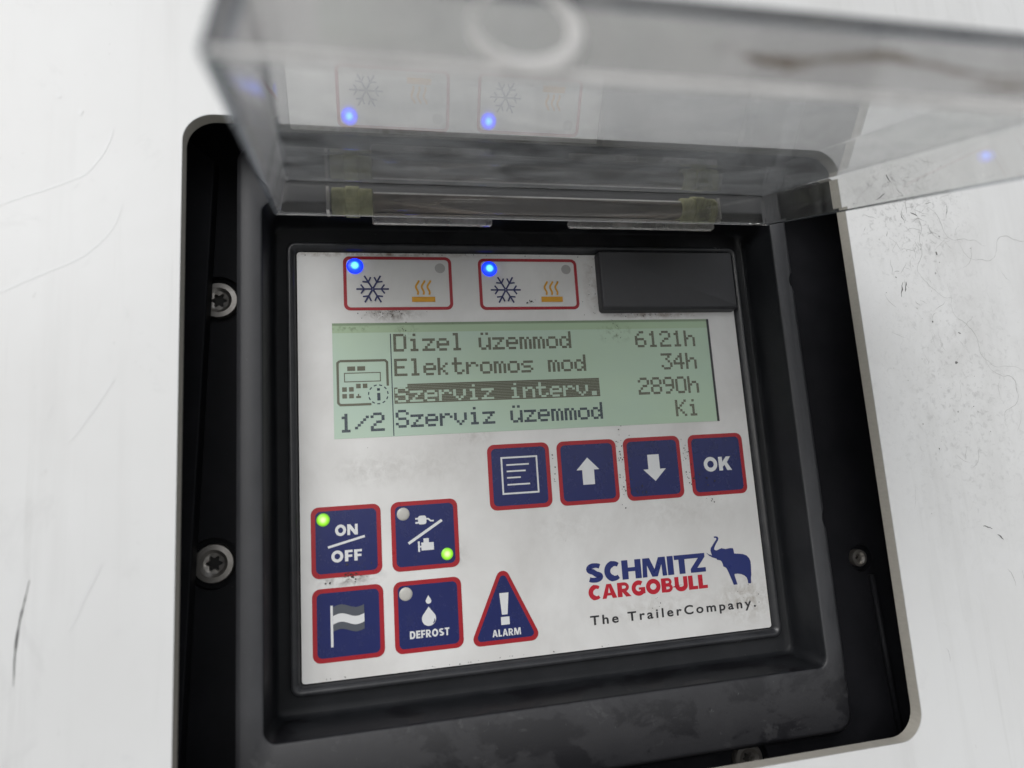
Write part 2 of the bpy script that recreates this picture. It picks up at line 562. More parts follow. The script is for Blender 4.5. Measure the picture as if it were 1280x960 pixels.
        if parent is not None:
            o.parent = parent
            o.matrix_parent_inverse.identity()
            pl = Vector((0, 0, 0))
            p = parent
            while p is not None:
                pl += p.location
                p = p.parent
            o.location = V(*o0) - pl
        return o


def rrect(x0, x1, y0, y1, r, n=6):
    p = []
    for cx, cy, a in ((x1 - r, y1 - r, 0), (x0 + r, y1 - r, 90), (x0 + r, y0 + r, 180), (x1 - r, y0 + r, 270)):
        for i in range(n + 1):
            t = math.radians(a + 90 * i / n)
            p.append((cx + r * math.cos(t), cy + r * math.sin(t)))
    return p


def disc(cx, cy, r, n=28):
    return [(cx + r * math.cos(2 * math.pi * i / n), cy + r * math.sin(2 * math.pi * i / n)) for i in range(n)]


def tag(o, label, cat=None, group=None, kind=None):
    o["label"] = label
    if cat:
        o["category"] = cat
    if group:
        o["group"] = group
    if kind:
        o["kind"] = kind
    return o


def cut(obj, mb):
    """boolean-subtract the solid in mb from obj"""
    c = mb.build("cutter", fixn=True)
    md = obj.modifiers.new("cut", 'BOOLEAN')
    md.operation = 'DIFFERENCE'
    md.solver = 'EXACT'
    md.object = c
    dg = bpy.context.evaluated_depsgraph_get()
    me = bpy.data.meshes.new_from_object(obj.evaluated_get(dg))
    obj.modifiers.clear()
    old = obj.data
    obj.data = me
    bpy.data.meshes.remove(old)
    bpy.data.objects.remove(c)


rnd = random.Random(11)

# ------------------------------------------------------------------ the wall panel with its cut-out
ZW, TW = 36.0, 4.6
OX, OYT, OYB, OR = 113.0, 103.6, -103.9, 9.0


def squash(pts, hw, hh):
    out = []
    for x, y in pts:
        k = min(hw / abs(x) if abs(x) > 1e-6 else 1e9, hh / abs(y) if abs(y) > 1e-6 else 1e9)
        out.append((x * k, y * k))
    return out


hole = rrect(-OX, OX, OYB, OYT, OR, 10)
outer = squash(hole, 620, 480)
mb = MB()
n = len(hole)
# front sheet, split in rings so the shading of the big quads stays even
mb.ring(outer, hole, ZW, MWALL)
mb.ring(hole, outer, ZW - TW, MWALL)
# the corners of the big rectangle
for sx, sy in ((1, 1), (-1, 1), (-1, -1), (1, -1)):
    pass


def crack(x, y, ang, length, w, m, wob=0.5, z=ZW + 0.05, seg=None, mbx=None):
    seg = seg or max(4, int(length / 1.6))
    pts, ws = [], []
    for i in range(seg + 1):
        pts.append((x, y))
        ws.append(w * (0.25 + 0.75 * math.sin(math.pi * min(1, max(0.03, i / seg)))) * rnd.uniform(0.5, 1.2))
        ang += rnd.uniform(-wob, wob)
        x += math.cos(ang) * length / seg
        y += math.sin(ang) * length / seg
    (mbx or mb).stroke(pts, ws, z, m)


def fleck(x, y, r, m, z, mbx):
    k = rnd.randint(5, 8)
    a0 = rnd.uniform(0, 6)
    st = rnd.uniform(0.35, 1)
    pts = []
    for i in range(k):
        t = 2 * math.pi * i / k
        rr = r * rnd.uniform(0.5, 1.15)
        px, py = rr * math.cos(t), rr * st * math.sin(t)
        pts.append((x + px * math.cos(a0) - py * math.sin(a0), y + px * math.sin(a0) + py * math.cos(a0)))
    mbx.poly(pts, z, m)


# scuffs and hair cracks right of the opening
for i in range(60):
    x, y = rnd.gauss(139, 9), rnd.gauss(78, 17)
    if x < 118:
        continue
    crack(x, y, rnd.uniform(0, 6.3), rnd.uniform(2, 7), rnd.uniform(0.10, 0.28), rnd.choice((MSCUFF, MSCUFF, MSCUFF, MSCUFFD)), 0.6)
for i in range(40):
    x, y = rnd.gauss(146, 16), rnd.gauss(20, 45)
    if x < 118:
        continue
    crack(x, y, -1.4 + rnd.uniform(-0.7, 0.7), rnd.uniform(3, 12), rnd.uniform(0.08, 0.2), MSCUFF, 0.5)
for x, y, a, l in ((150, 92, -1.35, 62), (143, 84, -1.2, 40), (160, 70, -1.5, 70), (152, 50, -1.3, 55), (128, 96, -1.6, 22), (163, 24, -1.45, 40)):
    crack(x, y, a, l, 0.17, MSCUFF, 0.45, seg=int(l / 1.0))
for x, y, a, l, w in ((131, 45, 1.0, 6, .5), (133, 47, 1.1, 4, .5), (128, 83, 0.5, 5, .5), (136, 90, 2, 4, .6), (141, 78, -0.6, 3, .6), (153, -40, 2.6, 4, .5), (157, -44, 2, 3, .5)):
    crack(x, y, a, l, w, MSCUFFD, 0.5)
for i in range(60):
    fleck(rnd.gauss(142, 14), rnd.gauss(55, 40), rnd.uniform(0.12, 0.45), rnd.choice((MSCUFF, MSCUFFD)), ZW + 0.08, mb)
for x, y, r in ((149.5, 62, .8), (150, 20, .7), (153.6, 31, .9), (139.8, 85, .7)):
    fleck(x, y, r, MSCUFFD, ZW + 0.09, mb)
# long shallow scratches and marks left of the opening
for pts in (((-176, 62), (-160, 73), (-146, 79), (-138, 83), (-134, 90), (-131, 99)), ((-174, 36), (-160, 47), (-148, 53), (-138, 58), (-131, 66), (-128, 76)),
            ((-140, 5), (-133, 16), (-128, 25)), ((-138, -44), (-134, -34), (-130, -26))):
    q = []
    for (xa, ya), (xb, yb) in zip(pts[:-1], pts[1:]):
        q += [(xa + (xb - xa) * t / 5 + rnd.uniform(-.25, .25), ya + (yb - ya) * t / 5 + rnd.uniform(-.25, .25)) for t in range(5)]
    for _ in range(2):
        q = [q[0]] + [((q[i - 1][0] + 2 * q[i][0] + q[i + 1][0]) / 4, (q[i - 1][1] + 2 * q[i][1] + q[i + 1][1]) / 4) for i in range(1, len(q) - 1)] + [q[-1]]
    mb.stroke(q, [0.2] + [rnd.uniform(0.5, 1.1) for _ in q[2:]] + [0.2], ZW + 0.05, MFAINT)
crack(-147.6, -30.0, -1.75, 26, 0.55, MSCUFFD, 0.05)
for i in range(46):
    crack(rnd.uniform(-176, -118), rnd.uniform(-100, 118), -1.57 + rnd.uniform(-0.5, 0.5), rnd.uniform(1, 5), rnd.uniform(0.07, 0.16), MFAINT, 0.2)
for i in range(34):
    fleck(rnd.uniform(-176, -118), rnd.uniform(-100, 120), rnd.uniform(0.12, 0.4), MFAINT, ZW + 0.08, mb)
for x, y, r in ((-146.5, 107, 1.1), (-140.5, 102, 1.3), (-127, 41.5, 1.6), (-150, 14, 1.0), (-124, -76, 1.1), (-127, -45, 1.0), (-129, -93, 1.4)):
    fleck(x, y, r, MFAINT, ZW + 0.08, mb)
wall = mb.build("wall_panel")
tag(wall, "white scuffed wall panel with a rounded cut-out round the black controller", "wall panel")
mb = MB()
mb.loft([[(x, y, ZW - 0.35) for x, y in hole], [(x, y, ZW - TW) for x, y in hole]], MEDGE)
hole2 = rrect(-OX - .3, OX + .3, OYB - .3, OYT + .3, OR, 10)
mb.loft([[(x, y, ZW) for x, y in hole], [(x, y, ZW - 0.35) for x, y in hole]], MWALL)
# saw chatter along the edge
e = mb.build("cut_edge", wall, fixn=False)
e["label"] = "beige sawn edge of the cut-out"

# ------------------------------------------------------------------ the controller: housing behind the panel
root = bpy.data.objects.new("control_panel", None)
root.empty_display_size = 0.02
COL.objects.link(root)
tag(root, "black framed control unit with display, blue keys and raised clear lid", "control panel")

ZF = 0.0
BOLTS = ((-111.2, 55.9, 6.3), (-112.1, -33.0, 6.3), (127.6, -51.6, 3.3), (70, -118.0, 5.5))
mb = MB()
fo, fi = rrect(-142, 142, -132, 132, 6), rrect(-100, 103, -107, 103, 3)
lo = [[(x, y, z) for x, y in p] for p, z in ((fo, ZF - 8), (fo, ZF), (fi, ZF), (fi, ZF - 8))]
mb.loft(lo + [lo[0]], MFLANGE)
fl = mb.build("mounting_flange", root, fixn=True)
mb = MB()
for x, y, r in BOLTS:
    mb.cyl((x, y, ZF - 3.2), (0, 0, 9), r + 2.0, r + 2.0, MFLANGE, 40)
cut(fl, mb)
mb = MB()
a = rrect(-142, 142, -132, 132, 6)
b = rrect(-140, 140, -130, 130, 5)
zz = ZW - TW - 0.3
mb.loft([[(x, y, ZF + 0.05) for x, y in b], [(x, y, zz) for x, y in b], [(x, y, zz) for x, y in a], [(x, y, ZF + 0.05) for x, y in a]], MFLANGE)
mb.build("housing_wall", root)
# slanted rail along the left side of the flange
mb = MB()
q = [(-139, -128), (-121, -128), (-111.1, 104), (-139, 128)]
mb.loft([[(x, y, ZF + 0.05) for x, y in q], [(x, y, ZF + 6.5) for x, y in q]], MFLANGE, True, True)
mb.build("side_rail", root, fixn=True, bevel=(0.5, 2, 30))
# ribbed conduit below the right-hand screw
mb = MB()
mb.cyl((130.5, -58, 1.2), (3.0, -68, 0), 1.2, 1.2, MFLANGE, 14)
mb.build("cable", root, smooth=True)

for x, y, r in BOLTS:
    mb = MB()
    c = lambda rr, z: [(px, py, z) for px, py in disc(x, y, rr, 36)]
    mb.loft([c(r, -3.1), c(r, -0.9), c(r * 0.96, -0.35), c(r * 0.70, -0.2), c(r * 0.66, -0.45), c(r * 0.52, -1.1)], MSTEEL, True, False)
    star = []
    for i in range(36):
        t = 2 * math.pi * i / 36
        star.append((x + r * (0.345 + 0.075 * math.cos(6 * t)) * math.cos(t), y + r * (0.345 + 0.075 * math.cos(6 * t)) * math.sin(t)))
    mb.loft([c(r * 0.52, -1.1), [(px, py, -1.3) for px, py in star]], MSTEEL)
    bo = mb.build("bolt", root, loc=(x, y, 0), auto=35)
    bo["group"] = "bolts round the frame"
    mb = MB()
    mb.loft([[(px, py, -1.3) for px, py in star], [(px, py, -2.9) for px, py in star]], MSTEEL)
    mb.poly(star, -2.9, MSOCK)
    mb.build("star_socket", bo, loc=(x, y, 0))

# ------------------------------------------------------------------ bezel
ZB = 18.0
loops = []
for (xl, xr, yb, yt, r, z) in ((-103.2, 107.0, -110.5, 106.0, 6, -2.0), (-103.0, 106.8, -110.2, 105.8, 6, 8.5), (-102.4, 106.0, -109.6, 105.4, 6, 9.2),
                               (-102.2, 102.4, -108.5, 105.2, 6, 9.3), (-101.6, 101.4, -106.2, 104.6, 6, ZB - 1.4), (-100.6, 100.4, -105.2, 103.8, 6, ZB - .35), (-99.8, 99.6, -104.4, 103.0, 5.5, ZB),
                               (-94.4, 94.6, -84.9, 84.9, 4.2, ZB - 0.1), (-93.8, 94.0, -84.3, 84.3, 3.8, ZB - 0.5), (-93.5, 93.6, -84.0, 84.0, 3.5, ZB - 1.3),
                               (-93.1, 93.1, -83.7, 83.7, 3.2, 1.2), (-92.6, 92.6, -83.2, 83.2, 3.0, -0.5), (-91.9, 91.9, -82.6, 82.6, 2.6, -1.0)):
    loops.append([(x, y, z) for x, y in rrect(xl, xr, yb, yt, r, 6)])
mb = MB()
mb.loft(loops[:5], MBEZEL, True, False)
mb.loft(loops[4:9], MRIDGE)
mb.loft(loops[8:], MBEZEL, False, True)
bez = mb.build("bezel", root, bevel=(0.02, 1, 179))
mb = MB()
for x, y in ((103.2, 57.0), (103.6, -33.5)):
    mb.cyl((x, y, 9.9), (0, 0, 12), 4.3, 4.3, MBEZEL, 32)
cut(bez, mb)
bez.data.polygons.foreach_set("use_smooth", [True] * len(bez.data.polygons))
bez.data.set_sharp_from_angle(angle=math.radians(38))

# rubber gasket round the keypad
mb = MB()
lo = []
for (e_, z, r) in ((3.5, -0.97, 3.0), (3.4, 1.2, 3.0), (3.0, 1.8, 2.8), (2.3, 2.0, 2.4), (1.7, 1.8, 1.8), (0.5, 0.4, 1.2), (0.25, -0.97, 1.2)):
    lo.append([(x, y, z) for x, y in rrect(-85 - e_, 85 + e_, -73.4 - e_, 73.4 + e_, r, 5)])
mb.loft(lo + [lo[0]], MGASKET)
mb.build("gasket", root, auto=50)

# keypad plate
mb = MB()
pl_ = rrect(-85, 85, -73.4, 73.4, 1.0, 3)
mb.loft([[(x, y, -0.95) for x, y in pl_], [(x, y, 0) for x, y in pl_]], MPLATE, True, True)
plate = mb.build("keypad_plate", root)

# charcoal cover block
mb = MB()
mb.loft([[(x, y, z) for x, y in rrect(x0, x1, y0, y1, r, 4)] for x0, x1, y0, y1, r, z in
         ((27.2, 85.0, 49.7, 73.9, 1.4, 0.05), (27.5, 84.8, 50.1, 73.8, 1.2, 3.0), (28.0, 84.3, 51.0, 73.4, 0.9, 3.9), (28.3, 84.0, 51.4, 73.2, 0.8, 4.05))], MBLOCK, True, True)
blk = mb.build("cover_block", root, auto=20)
blk["label"] = "plain charcoal raised cover block"

# ------------------------------------------------------------------ display
LX0, LX1, LY0, LY1 = -73.3, 73.2, 5.6, 46.9
mb = MB()
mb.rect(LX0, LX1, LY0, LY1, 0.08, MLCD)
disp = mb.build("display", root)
mb = MB()
mb.rect(LX1 - 1.0, LX1, LY0, LY1, 0.12, MINK)
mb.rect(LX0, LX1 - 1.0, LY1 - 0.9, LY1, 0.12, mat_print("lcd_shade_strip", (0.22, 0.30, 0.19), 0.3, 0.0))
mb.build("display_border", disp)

FONT = {
    'D': "1111.,1...1,1...1,1...1,1...1,1...1,1111.", 'E': "11111,1....,1....,1111.,1....,1....,11111",
    'S': ".111.,1...1,1....,.111.,....1,1...1,.111.", 'K': "1...1,1..1.,1.1..,11...,1.1..,1..1.,1...1",
    'i': "..1..,.....,.11..,..1..,..1..,..1..,.111.", 'z': ".....,.....,11111,...1.,..1..,.1...,11111",
    'e': ".....,.....,.111.,1...1,11111,1....,.111.", 'l': ".11..,..1..,..1..,..1..,..1..,..1..,.111.",
    'u': ".1.1.,.....,1...1,1...1,1...1,1..11,.11.1", 'm': ".....,.....,11.1.,1.1.1,1.1.1,1.1.1,1.1.1",
    'o': ".....,.....,.111.,1...1,1...1,1...1,.111.", 'd': "....1,....1,.11.1,1..11,1...1,1..11,.11.1",
    'k': "1....,1....,1..1.,1.1..,11...,1.1..,1..1.", 't': ".1...,.1...,1111.,.1...,.1...,.1..1,..11.",
    'r': ".....,.....,1.11.,11..1,1....,1....,1....", 's': ".....,.....,.1111,1....,.111.,....1,1111.",
    'v': ".....,.....,1...1,1...1,1...1,.1.1.,..1..", 'n': ".....,.....,1.11.,11..1,1...1,1...1,1...1",
    '.': ".....,.....,.....,.....,.....,.11..,.11..", 'h': "1....,1....,1.11.,11..1,1...1,1...1,1...1",
    '6': "..11.,.1...,1....,1111.,1...1,1...1,.111.", '1': "..1..,.11..,..1..,..1..,..1..,..1..,.111.",
    '2': ".111.,1...1,....1,..11.,.1...,1....,11111", '3': "11111,...1.,..1..,...1.,....1,1...1,.111.",
    '4': "...1.,..11.,.1.1.,1..1.,11111,...1.,...1.", '8': ".111.,1...1,1...1,.111.,1...1,1...1,.111.",
    '9': ".111.,1...1,1...1,.1111,....1,...1.,.11..", '0': ".111.,1...1,1...1,1...1,1...1,1...1,.111.",
    '/': ".....,....1,...1.,..1..,.1...,1....,.....", ' ': ".....,.....,.....,.....,.....,.....,.....",
}


def dots(mbx, text, x0, ytop, adv, h, z, m, xr=None):
    """LCD lettering; every cell is two rows of dots"""
    cw, chh = adv / 5.72, h / 6.9
    if xr is not None:
        x0 = xr - adv * (len(text) - 1) - cw * 5
    for k, ch in enumerate(text):
        for r, row in enumerate(FONT[ch].split(',')):
            c = 0
            while c < 5:
                if row[c] == '1':
                    c2 = c
                    while c2 < 5 and row[c2] == '1':
                        c2 += 1
                    xa, xb = x0 + k * adv + c * cw, x0 + k * adv + c2 * cw
                    y = ytop - r * chh
                    for q_ in (0, 0.5):
                        mbx.rect(xa - 0.05, xb + 0.07, y - (q_ + 0.46) * chh, y - q_ * chh, z, m)
                    c = c2
                else:
                    c += 1


mb = MB()
dots(mb, "Dizel uzemmod", -52.0, 42.7, 5.19, 6.5, 0.14, MPIX)
dots(mb, "Elektromos mod", -52.0, 33.5, 5.19, 6.3, 0.14, MPIX)
dots(mb, "6121h", 0, 42.3, 5.19, 6.4, 0.14, MPIX, xr=66.3)
dots(mb, "34h", 0, 33.2, 5.19, 6.4, 0.14, MPIX, xr=66.0)
dots(mb, "2890h", 0, 23.8, 5.19, 6.6, 0.14, MPIX, xr=65.8)
dots(mb, "Ki", 0, 14.6, 5.19, 6.4, 0.14, MPIX, xr=64.8)
dots(mb, "Szerviz uzemmod", -52.1, 14.9, 5.19, 6.3, 0.14, MPIXB)
dots(mb, "1/2", -71.6, 14.3, 5.4, 6.5, 0.14, MPIXB)
# selected row: dark bar with the letters left clear
yb0, yb1 = 17.2, 24.3
for i in range(12):
    ya = yb0 + (yb1 - yb0) * i / 12
    mb.rect(-47.6 if i > 9 else -52.35, 24.8, ya, ya + (yb1 - yb0) / 12 * 0.9, 0.12, MPIX)
dots(mb, "Szerviz interv.", -52.0, 23.3, 5.19, 5.6, 0.16, MLCDLT)
mb.rect(-53.15, -52.8, 5.8, 42.8, 0.13, MPIXB)
mb.build("display_text", disp)
mb = MB()
mb.stroke([(-71.0, 33.1), (-55.2, 33.1), (-54.5, 32.4), (-54.5, 23.8)], 0.85, 0.14, MPIX)
mb.stroke([(-71.0, 33.1), (-71.7, 32.4), (-71.7, 18.2), (-71.0, 17.4), (-60.4, 17.4)], 0.85, 0.145, MPIX)
for x in (-68.4, -64.95):
    mb.rect(x, x + 2.75, 29.5, 31.1, 0.14, MPIX)
mb.stroke([(-69.4, 28.7), (-57.0, 28.7), (-57.0, 25.6), (-69.4, 25.6)], 0.33, 0.14, MPIX, True)
for x, y in ((-70.3, 22.1), (-67.95, 22.1), (-70.3, 19.7), (-67.95, 19.7), (-65.5, 23.2), (-63.2, 23.2)):
    mb.rect(x, x + 1.6, y, y + 1.6, 0.14, MPIX)
mb.poly([(-65.6, 19.7), (-63.9, 19.7), (-63.9, 20.4), (-64.5, 20.5), (-64.5, 21.2), (-65.0, 21.2), (-65.0, 20.5), (-65.6, 20.4)], 0.14, MPIX)
for i in range(22):
    if i % 2 == 0:
        t0, t1 = 2 * math.pi * i / 22, 2 * math.pi * (i + 1.1) / 22
        mb.stroke([(-57.9 + 3.4 * math.cos(t), 20.8 + 3.4 * math.sin(t)) for t in (t0, t1)], 0.42, 0.14, MPIXB)
mb.rect(-58.3, -57.2, 18.6, 21.3, 0.14, MPIXB)
mb.rect(-58.3, -57.3, 22.1, 23.0, 0.14, MPIXB)
mb.build("display_icon", disp)

# heavy capitals used for the keys and the maker's lettering
def arc(cx, cy, rx, ry, a0, a1, n=14):
    return [(cx + rx * math.cos(math.radians(a0 + (a1 - a0) * i / n)), cy + ry * math.sin(math.radians(a0 + (a1 - a0) * i / n))) for i in range(n + 1)]


T_ = 0.315          # stem width over cap height
GW = {'S': .86, 'C': .84, 'H': .98, 'M': 1.26, 'I': .315, 'T': .78, 'Z': .80, 'A': .98, 'R': .88, 'G': .93, 'O': 1.02, 'B': .86, 'U': .92, 'L': .64, 'D': .90, 'E': .70, 'F': .66, 'N': .96, 'K': .96}


def glyph(ch, wt=1.0):
    """heavy grotesque capitals: list of outlines ('p') and strokes ('s', points, widths)"""
    w, t, h = GW[ch], T_ * wt, 0.235 * wt
    if ch == 'I':
        return [('p', [(0, 0), (w, 0), (w, 1), (0, 1)])]
    if ch == 'D':
        return [('p', [(0, 0), (t, 0), (t, 1), (0, 1)]), ('s', [(t * .8, h / 2), (.42, h / 2)] + arc(.43, .5, w - .43 - t / 2, .5 - h / 2, -84, 84, 14) + [(.42, 1 - h / 2), (t * .8, 1 - h / 2)], t * .9)]
    if ch == 'E':
        return [('p', [(0, 0), (w, 0), (w, h), (t, h), (t, .40), (w * .94, .40), (w * .94, .60), (t, .60), (t, 1 - h), (w, 1 - h), (w, 1), (0, 1)])]
    if ch == 'F':
        return [('p', [(0, 0), (t, 0), (t, .37), (w * .94, .37), (w * .94, .58), (t, .58), (t, 1 - h), (w, 1 - h), (w, 1), (0, 1)])]
    if ch == 'N':
        return [('p', [(0, 0), (t * .9, 0), (t * .9, .55), (w - t, 0), (w, 0), (w, 1), (w - t * .9, 1), (w - t * .9, .45), (t, 1), (0, 1)])]
    if ch == 'K':
        return [('p', [(0, 0), (t, 0), (t, .26), (.42, .40), (w - .36, 0), (w, 0), (.62, .58), (w - .04, 1), (w - .38, 1), (t, .62), (t, 1), (0, 1)])]
    if ch == 'L':
        return [('p', [(0, 0), (w, 0), (w, h), (t, h), (t, 1), (0, 1)])]
    if ch == 'T':
        return [('p', [(w / 2 - t / 2, 0), (w / 2 + t / 2, 0), (w / 2 + t / 2, 1 - h), (w, 1 - h), (w, 1), (0, 1), (0, 1 - h), (w / 2 - t / 2, 1 - h)])]
    if ch == 'Z':
        return [('p', [(0, 0), (w, 0), (w, h), (.36, h), (w, 1 - h * .85), (w, 1), (-.06, 1), (-.06, 1 - h), (w - .36, 1 - h), (0, h * .85)])]
    if ch == 'H':
        return [('p', [(0, 0), (t, 0), (t, .395), (w - t, .395), (w - t, 0), (w, 0), (w, 1), (w - t, 1), (w - t, .605), (t, .605), (t, 1), (0, 1)])]
    if ch == 'M':
        return [('p', [(0, 0), (.235, 0), (.255, .62), (.49, 0), (w - .49, 0), (w - .255, .62), (w - .235, 0), (w, 0), (w - .045, 1), (w - .40, 1), (w / 2, .40), (.40, 1), (.045, 1)])]
    if ch == 'U':
        return [('s', [(t / 2, 1), (t / 2, .38)] + arc(w / 2, .38, w / 2 - t / 2, .38 - h / 2, 180, 360) + [(w - t / 2, 1)], t * .96)]
    if ch == 'C':
        return [('s', arc(.50, .5, .50 - t / 2, .5 - h / 2, 52, 308, 24), [.20] + [.21, .225, .24, .255] + [t] * 15 + [.255, .24, .225, .21] + [.20])]
    if ch == 'G':
        return [('s', arc(.50, .5, .50 - t / 2, .5 - h / 2, 52, 318, 24), t * .92), ('p', [(w - t * .95, .06), (w, .10), (w, .54), (.50, .54), (.50, .38), (w - t * .95, .38)])]
    if ch == 'O':
        return [('c', arc(w / 2, .5, w / 2 - t / 2, .5 - h / 2, 0, 350, 35), t * .95)]
    if ch == 'S':
        top = arc(.46, .71, .31, .165, 38, 250, 12)
        bot = arc(.41, .275, .31, .155, 70, -142, 12)
        return [('s', top + bot, [.225] * 4 + [.25] * 5 + [.27] * 8 + [.25] * 5 + [.235] * 4)]
    if ch == 'A':
        return [('p', [(0, 0), (.27, 0), (.335, .2), (.615, .2), (.68, 0), (w, 0), (.63, 1), (.32, 1), (.27, .845), (.475, .78), (.555, .38), (.395, .38), (.475, .78), (.27, .845)])]
    if ch == 'R':
        return [('p', [(0, 0), (t, 0), (t, 1), (0, 1)]), ('s', [(t * .8, .895), (.42, .895)] + arc(.44, .675, .24, .22, 88, -88, 12) + [(t * .8, .455)], .21),
                ('p', [(.30, .37), (.55, .42), (w + .03, 0), (.55, 0)])]
    if ch == 'B':
        return [('p', [(0, 0), (t, 0), (t, 1), (0, 1)]), ('s', [(t * .8, .90), (.38, .90)] + arc(.42, .715, .21, .185, 88, -88, 10) + [(t * .8, .53)], .19),
                ('s', [(t * .8, .50)] + [(.40, .50)] + arc(.43, .30, .23, .20, 88, -88, 10) + [(t * .8, .10)], .205)]
    return []


def heavy(m, word, x0, x1, y0, y1, z, mt, gap=.05, wt=1.0):
    tot = sum(GW[c] for c in word) + gap * (len(word) - 1)
    sx, sy = (x1 - x0) / tot, (y1 - y0)
    x = 0.0
    for ch in word:
        f = lambda p: (x0 + (x + p[0]) * sx, y0 + p[1] * sy)
        for i, g in enumerate(glyph(ch, wt)):
            zz_ = z + 0.012 * i
            if g[0] == 'p':
                m.poly([f(p) for p in g[1]], zz_, mt)
            else:
                wd = g[2] if isinstance(g[2], list) else [g[2]] * len(g[1])
                if len(wd) != len(g[1]):
                    wd = [wd[min(len(wd) - 1, int(k * len(wd) / len(g[1])))] for k in range(len(g[1]))]
                m.stroke([f(p) for p in g[1]], [q_ * (sx + sy) / 2 for q_ in wd], zz_, mt, closed=(g[0] == 'c'))
        x += GW[ch] + gap


# ------------------------------------------------------------------ keys
Z1, Z2, Z3 = 0.10, 0.18, 0.26


def lamp(x, y, r, m, parent, name="indicator_light", label=None, dome=True, hh=1.0):
    mb = MB()
    c = lambda rr, z: [(px, py, z) for px, py in disc(x, y, rr, 32)]
    if dome:
        mb.loft([c(r, Z1), c(r * 0.93, Z2 + 0.1 * hh), c(r * 0.7, Z2 + 0.24 * hh), c(r * 0.35, Z2 + 0.32 * hh), c(r * 0.05, Z2 + 0.34 * hh)], m, False, True)
    else:
        mb.poly(disc(x, y, r, 32), Z2, m)
    o = mb.build(name, parent, loc=(x, y, 0), smooth=True)
    if label:
        o["label"] = label
    return o


def key(x0, y1, label, sym=None, w=23.15, h=23.5, r=2.6, bw=1.45):
    x1, y0 = x0 + w, y1 - h
    mb = MB()
    mb.poly(rrect(x0 + bw, x1 - bw, y0 + bw, y1 - bw, r - 0.9, 6), Z1, MBLUE)
    o = mb.build("button", root)
    o["label"] = label
    o["group"] = "keys on the white plate"
    mb = MB()
    mb.ring(rrect(x0, x1, y0, y1, r, 6), rrect(x0 + bw, x1 - bw, y0 + bw, y1 - bw, r - 0.9, 6), Z1 + 0.02, MRED)
    mb.build("button_border", o)
    if sym:
        mb = MB()
        sym(mb)
        mb.build("symbol", o)
    return o


def s_menu(m):
    m.stroke([(-15.0, -4.1), (-1.9, -4.1), (-1.9, -17.0), (-15.0, -17.0)], 0.62, Z2, MWHITE, True)
    for y, l in ((-6.75, 8.4), (-9.05, 7.1), (-11.35, 5.1), (-13.85, 8.4)):
        m.rect(-13.3, -13.3 + l, y - 0.28, y + 0.28, Z2, MWHITE)


def s_up(m):
    m.poly([(17.5, -5.7), (13.0, -10.25), (15.2, -10.25), (15.2, -15.65), (19.8, -15.65), (19.8, -10.25), (21.9, -10.25)], Z2, MWHITE)


def s_down(m):
    m.poly([(43.9, -16.0), (39.3, -11.5), (41.4, -11.5), (41.4, -6.0), (46.1, -6.0), (46.1, -11.5), (48.5, -11.5)], Z2, MWHITE)


def s_ok(m):
    heavy(m, "OK", 64.3, 76.1, -13.7, -8.4, Z2, MWHITE, .1, .9)


def s_on(m):
    heavy(m, "ON", -73.7, -66.2, -27.2, -23.6, Z2, MWHITE, .1, .9)
    heavy(m, "OFF", -75.1, -65.0, -35.8, -32.1, Z2, MWHITE, .12, .9)
    m.stroke([(-76.1, -30.8), (-63.9, -27.9)], 0.78, Z2, MWHITE)


def s_plug(m):
    m.stroke([(-49.3, -31.65), (-37.5, -24.5)], 0.95, Z2, MWHITE)
    m.poly(rrect(-45.75, -42.85, -25.5, -22.5, 0.8, 4), Z2, MWHITE)
    m.rect(-46.7, -45.76, -23.75, -23.15, Z2, MWHITE)
    m.rect(-46.7, -45.76, -25.15, -24.55, Z2, MWHITE)
    m.stroke([(-42.84, -23.7), (-42.2, -23.7), (-41.4, -24.45), (-40.3, -24.5)], 0.55, Z2, MWHITE)
    m.rect(-46.1, -45.45, -34.75, -31.2, Z2, MWHITE)
    m.rect(-45.44, -44.96, -33.3, -32.75, Z2, MWHITE)
    m.poly([(-44.95, -34.35), (-44.95, -31.65), (-44.15, -31.65), (-44.15, -30.3), (-42.3, -30.3), (-42.3, -31.75), (-40.65, -31.75), (-40.65, -34.35)], Z2, MWHITE)


def s_flag(m):
    m.rect(-75.7, -74.9, -62.9, -49.7, Z2, MWHITE)
    xs = [-74.88 + 10.1 * i / 14 for i in range(15)]
    wv = lambda i: 0.65 * math.sin(2 * math.pi * i / 14)
    for ya, yb, mm_ in ((-50.2, -53.05, MGREY), (-53.07, -55.75, MWHITE), (-55.77, -58.0, MGREY)):
        m.poly([(x, ya + wv(i)) for i, x in enumerate(xs)] + [(x, yb + wv(i)) for i, x in list(enumerate(xs))[::-1]], Z2, mm_)


def drop(m, cx, cy, r, top, z, mt):
    pts = [(cx, top)]
    for i in range(21):
        t = math.radians(150 - 12 * i - 0) if False else math.radians(30 - 12 * i)
        pts.append((cx + r * math.cos(t), cy + r * math.sin(t)))
    m.poly(pts, z, mt)


def s_defrost(m):
    drop(m, -43.3, -51.25, 0.95, -49.35, Z2, MWHITE)
    drop(m, -43.35, -57.05, 2.4, -53.15, Z2, MWHITE)
    m.stroke([(-42.3 + 0.0 + 0.9 * math.cos(t), -57.2 + 0.0 + 1.5 * math.sin(t)) for t in [math.radians(-75 + 13 * i) for i in range(7)]], [0.1, .25, .32, .34, .3, .22, .08], Z3, MBLUE)
    heavy(m, "DEFROST", -50.0, -36.6, -63.1, -60.6, Z2, MWHITE, .12, .9)


